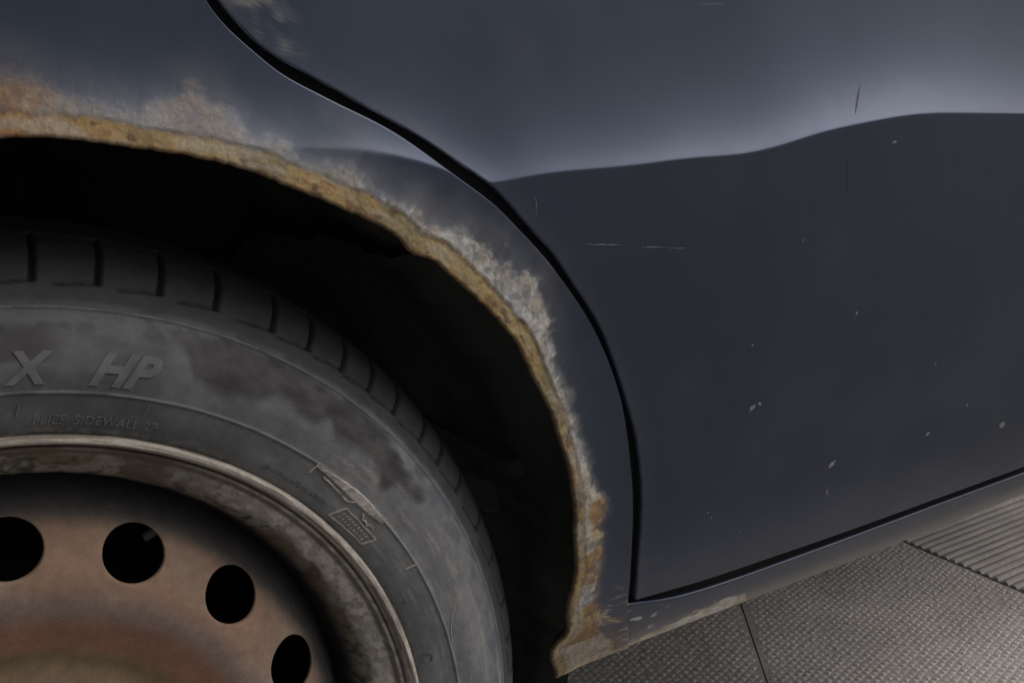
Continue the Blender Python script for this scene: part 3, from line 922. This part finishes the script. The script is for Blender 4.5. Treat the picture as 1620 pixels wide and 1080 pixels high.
# ---- rim: flange and well
RP = [(.2082, .012), (.2080, .002), (.2076, -.0030), (.2066, -.0052), (.2048, -.0060), (.2034, -.0050), (.2022, -.0020), (.2016, .0005), (.2008, -.0002), (.1996, .0002),
      (.1984, .0016), (.1968, .0030), (.1950, .0042), (.1930, .0056), (.1908, .0074), (.1884, .0100), (.1860, .0136), (.1835, .0190), (.1812, .0260), (.1790, .0350), (.1770, .0440), (.1755, .0520), (.1750, .0700), (.1750, .1100), (.1780, .1500), (.1900, .1620), (.2050, .1650)]
rp = refine(RP, 4)
nR = 1080
thr = np.linspace(0, 2*np.pi, nR, endpoint=False)
TH = np.degrees(thr)[:, None]*np.ones((1, len(rp)))
R = np.ones((nR, 1))*rp[:, 0][None, :]; Yr = np.ones((nR, 1))*rp[:, 1][None, :]
z1 = fbm(TH*.35, R*160, 0, 5, 231); z2 = fbm(TH*1.0, R*330, 1, 5, 241); z3 = fbm(TH*.12, R*60, 2, 3, 251); z4 = fbm(TH*.10, R*1100, 3, 4, 255)
col = mix(np.broadcast_to(np.array((.34, .32, .275)), R.shape+(3,)), np.broadcast_to(np.array((.20, .17, .115)), R.shape+(3,)), sstep(.40, .62, z1))
col = mix(col, np.array((.055, .05, .045)), sstep(.50, .66, z2)*.8*sstep(.1995, .194, R))
col = mix(col, np.array((.80, .76, .69)), (.45+.55*sstep(.40, .50, z2))*sstep(.1860, .1905, R+.007*(z1-.5))*.9*sstep(22, 48, TH)*sstep(200, 140, TH))
col = mix(col, np.array((.10, .08, .06)), np.exp(-((z2-.47)/.012)**2)*.6*sstep(.186, .19, R)*sstep(.1995, .1985, R))
col = mix(col, np.array((.19, .13, .10)), sstep(.56, .70, z3)*.7)
col = mix(col, np.array((.62, .585, .525)), sstep(.2012, .2026, R)*(0.70+.3*z4))
col = mix(col, np.array((.07, .058, .048)), np.exp(-((R-.2012)/.0009)**2)*.9)
col = mix(col, np.array((.12, .10, .08)), np.exp(-((R-.2052)/.00045)**2)*.6*sstep(.35, .5, z1))
col = mix(col, np.array((.14, .11, .085)), sstep(.1995, .1988, R)*sstep(.1962, .1975, R)*.8)
col = mix(col, np.array((.16, .13, .10)), sstep(.54, .64, z4)*sstep(.2012, .2026, R)*.7)
col = mix(col, np.array((.02, .022, .025)), sstep(.1850, .1795, R+.004*(z1-.5)))  # shadow deep in the well painted into the colour
Yr2 = Yr-(sstep(.52, .58, z1)-.5)*.0008*sstep(.2005, .1985, R)*sstep(.178, .184, R)-(z2-.5)*.0014*sstep(.2005, .198, R)-(z3-.5)*.0010-(z4-.5)*.0008*sstep(.201, .203, R)
V = np.stack([R*np.sin(thr)[:, None], Yr2, R*np.cos(thr)[:, None]], -1)
rim = mesh_obj("rim", V, grid_faces(nR, len(rp), closed_n=True), M_rim, wheel, True, {"tint": col})

# ---- pressed disc with round ventilation holes
disc_y = spline([.0, .03, .055, .070, .080, .090, .105, .120, .132, .140, .150, .158, .165, .171, .177], [-.012, -.012, -.010, .002, .012, .0150, .0125, .0075, .0055, .0070, .0110, .0160, .0215, .0305, .0440])
def disc_col(x, z):
    r = np.hypot(x, z)
    n1 = fbm(x*26, z*26, 0, 4, 261); n2 = fbm(x*90, z*90, 1, 4, 271); n3 = fbm(x*14+5, z*14, 2, 3, 281)
    c = mix(np.broadcast_to(np.array((.34, .262, .205)), x.shape+(3,)), np.broadcast_to(np.array((.31, .205, .145)), x.shape+(3,)), sstep(.40, .62, n1))
    c = mix(c, np.array((.30, .225, .18)), sstep(.50, .66, n3)*.7)
    rb = r+.010*(n1-.5)+.006*(n3-.5)
    c = mix(c, np.array((.30, .225, .195)), sstep(.137, .131, rb)*.85)
    c = mix(c, np.array((.33, .165, .105)), sstep(.124, .114, rb)*.85)
    c = mix(c, np.array((.17, .135, .078)), sstep(.105, .096, rb)*.85)
    c = mix(c, np.array((.30, .22, .14)), sstep(.096, .090, rb)*.55)
    c = mix(c, np.array((.075, .075, .085)), sstep(.089, .080, r)*.8)
    c = mix(c, np.array((.060, .064, .070)), sstep(.1575, .1665, r+.006*(n1-.5))*.92)  # outer edge darkened: shadow of the groove beside the rim, painted
    c = mix(c, np.array((.34, .30, .26)), sstep(.80, .86, vnoise(x*260, z*260, 3, 291)*vnoise(x*90, z*90, 5, 295)**.3)*.35)
    return c*(0.86+.28*n2)[..., None]
NH, HR, HRAD = 17, .1504, .0150
STEP = 2*math.pi/NH
HOLE0 = math.radians(6.9)
Vd, Fd = [], []
def add_grid(Vg, Fg):
    k = sum(len(v) for v in Vd)
    Vd.append(Vg.reshape(-1, 3)); Fd.append(Fg+k)
# plain inner dish
rr = np.linspace(.004, .128, 90); tt = np.linspace(0, 2*np.pi, 360, endpoint=False)
Rg, Tg = np.meshgrid(rr, tt)
add_grid(np.stack([Rg*np.sin(Tg), disc_y(Rg), Rg*np.cos(Tg)], -1), grid_faces(360, 90, closed_n=True, flip=True))
# outer ring
rr = np.linspace(.1715, .1775, 8); Rg, Tg = np.meshgrid(rr, tt)
add_grid(np.stack([Rg*np.sin(Tg), disc_y(Rg), Rg*np.cos(Tg)], -1), grid_faces(360, 8, closed_n=True, flip=True))
nb_, ns_ = 80, 12
ph = np.linspace(0, 2*np.pi, nb_, endpoint=False)
for cx_, cr_ in ((1, 1), (-1, 1), (-1, -1), (1, -1)):
    ca_ = math.atan2((.1715-HR) if cr_ > 0 else (.128-HR), cx_*STEP/2*HR) % (2*math.pi)
    ph[np.argmin(np.abs(ph-ca_))] = ca_
def sector(h):
    a0 = HOLE0+h*STEP
    hx, hr = HRAD*np.cos(ph), HRAD*.86*np.sin(ph)              # along the ring, radial
    # boundary of the sector in (angle*HR, r)
    w, r0, r1 = STEP/2, .128, .1715
    tx = np.where(np.abs(np.cos(ph)) > 1e-9, (w*HR)/np.maximum(np.abs(np.cos(ph)), 1e-9), 1e9)
    tr = np.where(np.sin(ph) > 0, (r1-HR)/np.maximum(np.sin(ph), 1e-9), (HR-r0)/np.maximum(-np.sin(ph), 1e-9))
    t = np.minimum(tx, tr)
    bx_, br_ = t*np.cos(ph), t*np.sin(ph)
    s = (np.linspace(0, 1, ns_)**1.5)[None, :]
    U = hx[:, None]*(1-s)+bx_[:, None]*s
    Rr = HR+hr[:, None]*(1-s)+br_[:, None]*s
    # rolled edge of the hole and its thickness
    e = np.hypot(U, (Rr-HR)/.86)-HRAD
    y = disc_y(Rr)+.0005*np.clip(1-e/.0006, 0, 1)**2
    A = a0+U/HR
    g = np.stack([Rr*np.sin(A), y, Rr*np.cos(A)], -1)
    inn = []
    for dy, k_ in ((.0016, .990), (.0008, .995), (.0002, .999)):
        Ui, Ri = hx*k_, HR+hr*k_
        inn.append(np.stack([Ri*np.sin(a0+Ui/HR), disc_y(HR+hr)+.0005+dy, Ri*np.cos(a0+Ui/HR)], -1))
    g = np.concatenate([np.stack(inn, 1), g], 1)
    add_grid(g, grid_faces(nb_, g.shape[1], closed_n=True, flip=True))
for h in range(NH):
    sector(h)
Vd = np.vstack(Vd); Fd = np.vstack(Fd)
wheel_disc = mesh_obj("wheel_disc", Vd, Fd, M_disc, wheel, True, {"tint": disc_col(Vd[:, 0], Vd[:, 2])})

# ---- brake parts seen as black behind the holes
dp = [(.02, .05), (.12, .052), (.128, .060), (.130, .10), (.165, .105), (.1705, .108), (.172, .165)]
V = np.array([[(r*math.sin(t), y, r*math.cos(t)) for r, y in dp] for t in np.linspace(0, 2*math.pi, 90, endpoint=False)])
mesh_obj("brake_drum", V, grid_faces(90, len(dp), closed_n=True, flip=True), M_drum, wheel)

BRK = (.090, .040, .131)
# hub cap edge bracket glimpsed through a hole
box("brake_bracket", BRK, (.018, .004, .0035), M_bracket, wheel, (0, math.radians(-22), 0))

# ---------------------------------------------------------------- chips and scratches on the door skin
def skin(x, z, out=0.00025):
    return lift(x, body_y(x, z, np.full(np.shape(x), .2))-out, z)
def chip(name, cx, cz, w, h, rot, mat, seed, n=14):
    rnd = random.Random(seed)
    pts = []
    for k in range(n):
        t = 2*math.pi*k/n
        r = rnd.uniform(.55, 1.15)
        u, v = w*r*math.cos(t), h*r*math.sin(t)
        pts.append((cx+u*math.cos(rot)-v*math.sin(rot), cz+u*math.sin(rot)+v*math.cos(rot)))
    p = np.array(pts+[(cx, cz)])
    top = skin(p[:, 0], p[:, 1], .00022); bot = skin(p[:-1, 0]*1.0, p[:-1, 1], -.0002)
    F = [(k, (k+1) % n, n) for k in range(n)]+[(k, n+1+k, n+1+(k+1) % n, (k+1) % n) for k in range(n)]
    return mesh_obj(name, np.vstack([top, bot]), F, mat, door, smooth=False)
CHIPS = [(.4360, .1374, .0030, .0016, .5), (.4420, .1390, .0020, .0009, -.4), (.5150, .0803, .0042, .0024, .7), (.6984, .0682, .0042, .0026, .3), (.6101, .0810, .0030, .0012, .1),
         (.5198, .1847, .0013, .0016, 0), (.5157, .0589, .0010, .0026, .1), (.4313, .1786, .0011, .0008, 0), (.4082, .0731, .0007, .0008, 0), (.6495, .0951, .0010, .0012, 0),
         (.4116, .0685, .0006, .0008, 0), (.6061, .1347, .0009, .0007, 0), (.4661, .2383, .0007, .0006, 0), (.5389, .2907, .0022, .0008, .2), (.372, .052, .0005, .0006, 0), (.44, .05, .0008, .0004, .4)]
for k, (cx, cz, w, h, rot) in enumerate(CHIPS):
    chip("paint_chip", cx, cz, w, h, rot, M_chip, 40+k)
def scratch(name, p, q, w, mat, seed, broken=0.0):
    rnd = random.Random(seed)
    n = 16
    t = np.linspace(0, 1, n)
    x = p[0]+(q[0]-p[0])*t; z = p[1]+(q[1]-p[1])*t
    dx, dz = q[0]-p[0], q[1]-p[1]; l = math.hypot(dx, dz)
    nx, nz = -dz/l, dx/l
    ww = np.array([w*math.sin(math.pi*(.06+.88*k/(n-1)))*rnd.uniform(1-broken, 1) for k in range(n)])
    jx = np.array([rnd.uniform(-1, 1)*w*(.4 if mat is M_scratch else .06) for k in range(n)])
    V = np.concatenate([skin(x+nx*(jx-ww), z+nz*(jx-ww), -.0001), skin(x+nx*jx, z+nz*jx, .0002), skin(x+nx*(jx+ww), z+nz*(jx+ww), -.0001)])
    F = [(k, k+1, n+k+1, n+k) for k in range(n-1)]+[(n+k, n+k+1, 2*n+k+1, 2*n+k) for k in range(n-1)]
    return mesh_obj(name, V, F, mat, door, smooth=False)
scratch("paint_scratch", (.3081, .2551), (.3316, .2522), .0006, M_scratch, 1, .8)
scratch("paint_scratch", (.3445, .2492), (.3600, .2474), .0005, M_scratch, 2, .8)
scratch("paint_scratch", (.3620, .2464), (.3756, .2446), .0004, M_scratch, 3, .8)
scratch("paint_scratch", (.2763, .2850), (.2770, .2725), .0008, M_scratch, 4, .3)
scratch("paint_scratch", (.4990, .2813), (.4998, .2653), .0006, M_run, 5, .5)
scratch("paint_scratch", (.5160, .3258), (.5060, .3098), .0015, M_run, 6, .3)
scratch("paint_scratch", (.3950, .3741), (.4164, .3745), .0005, M_scratch, 7, .6)
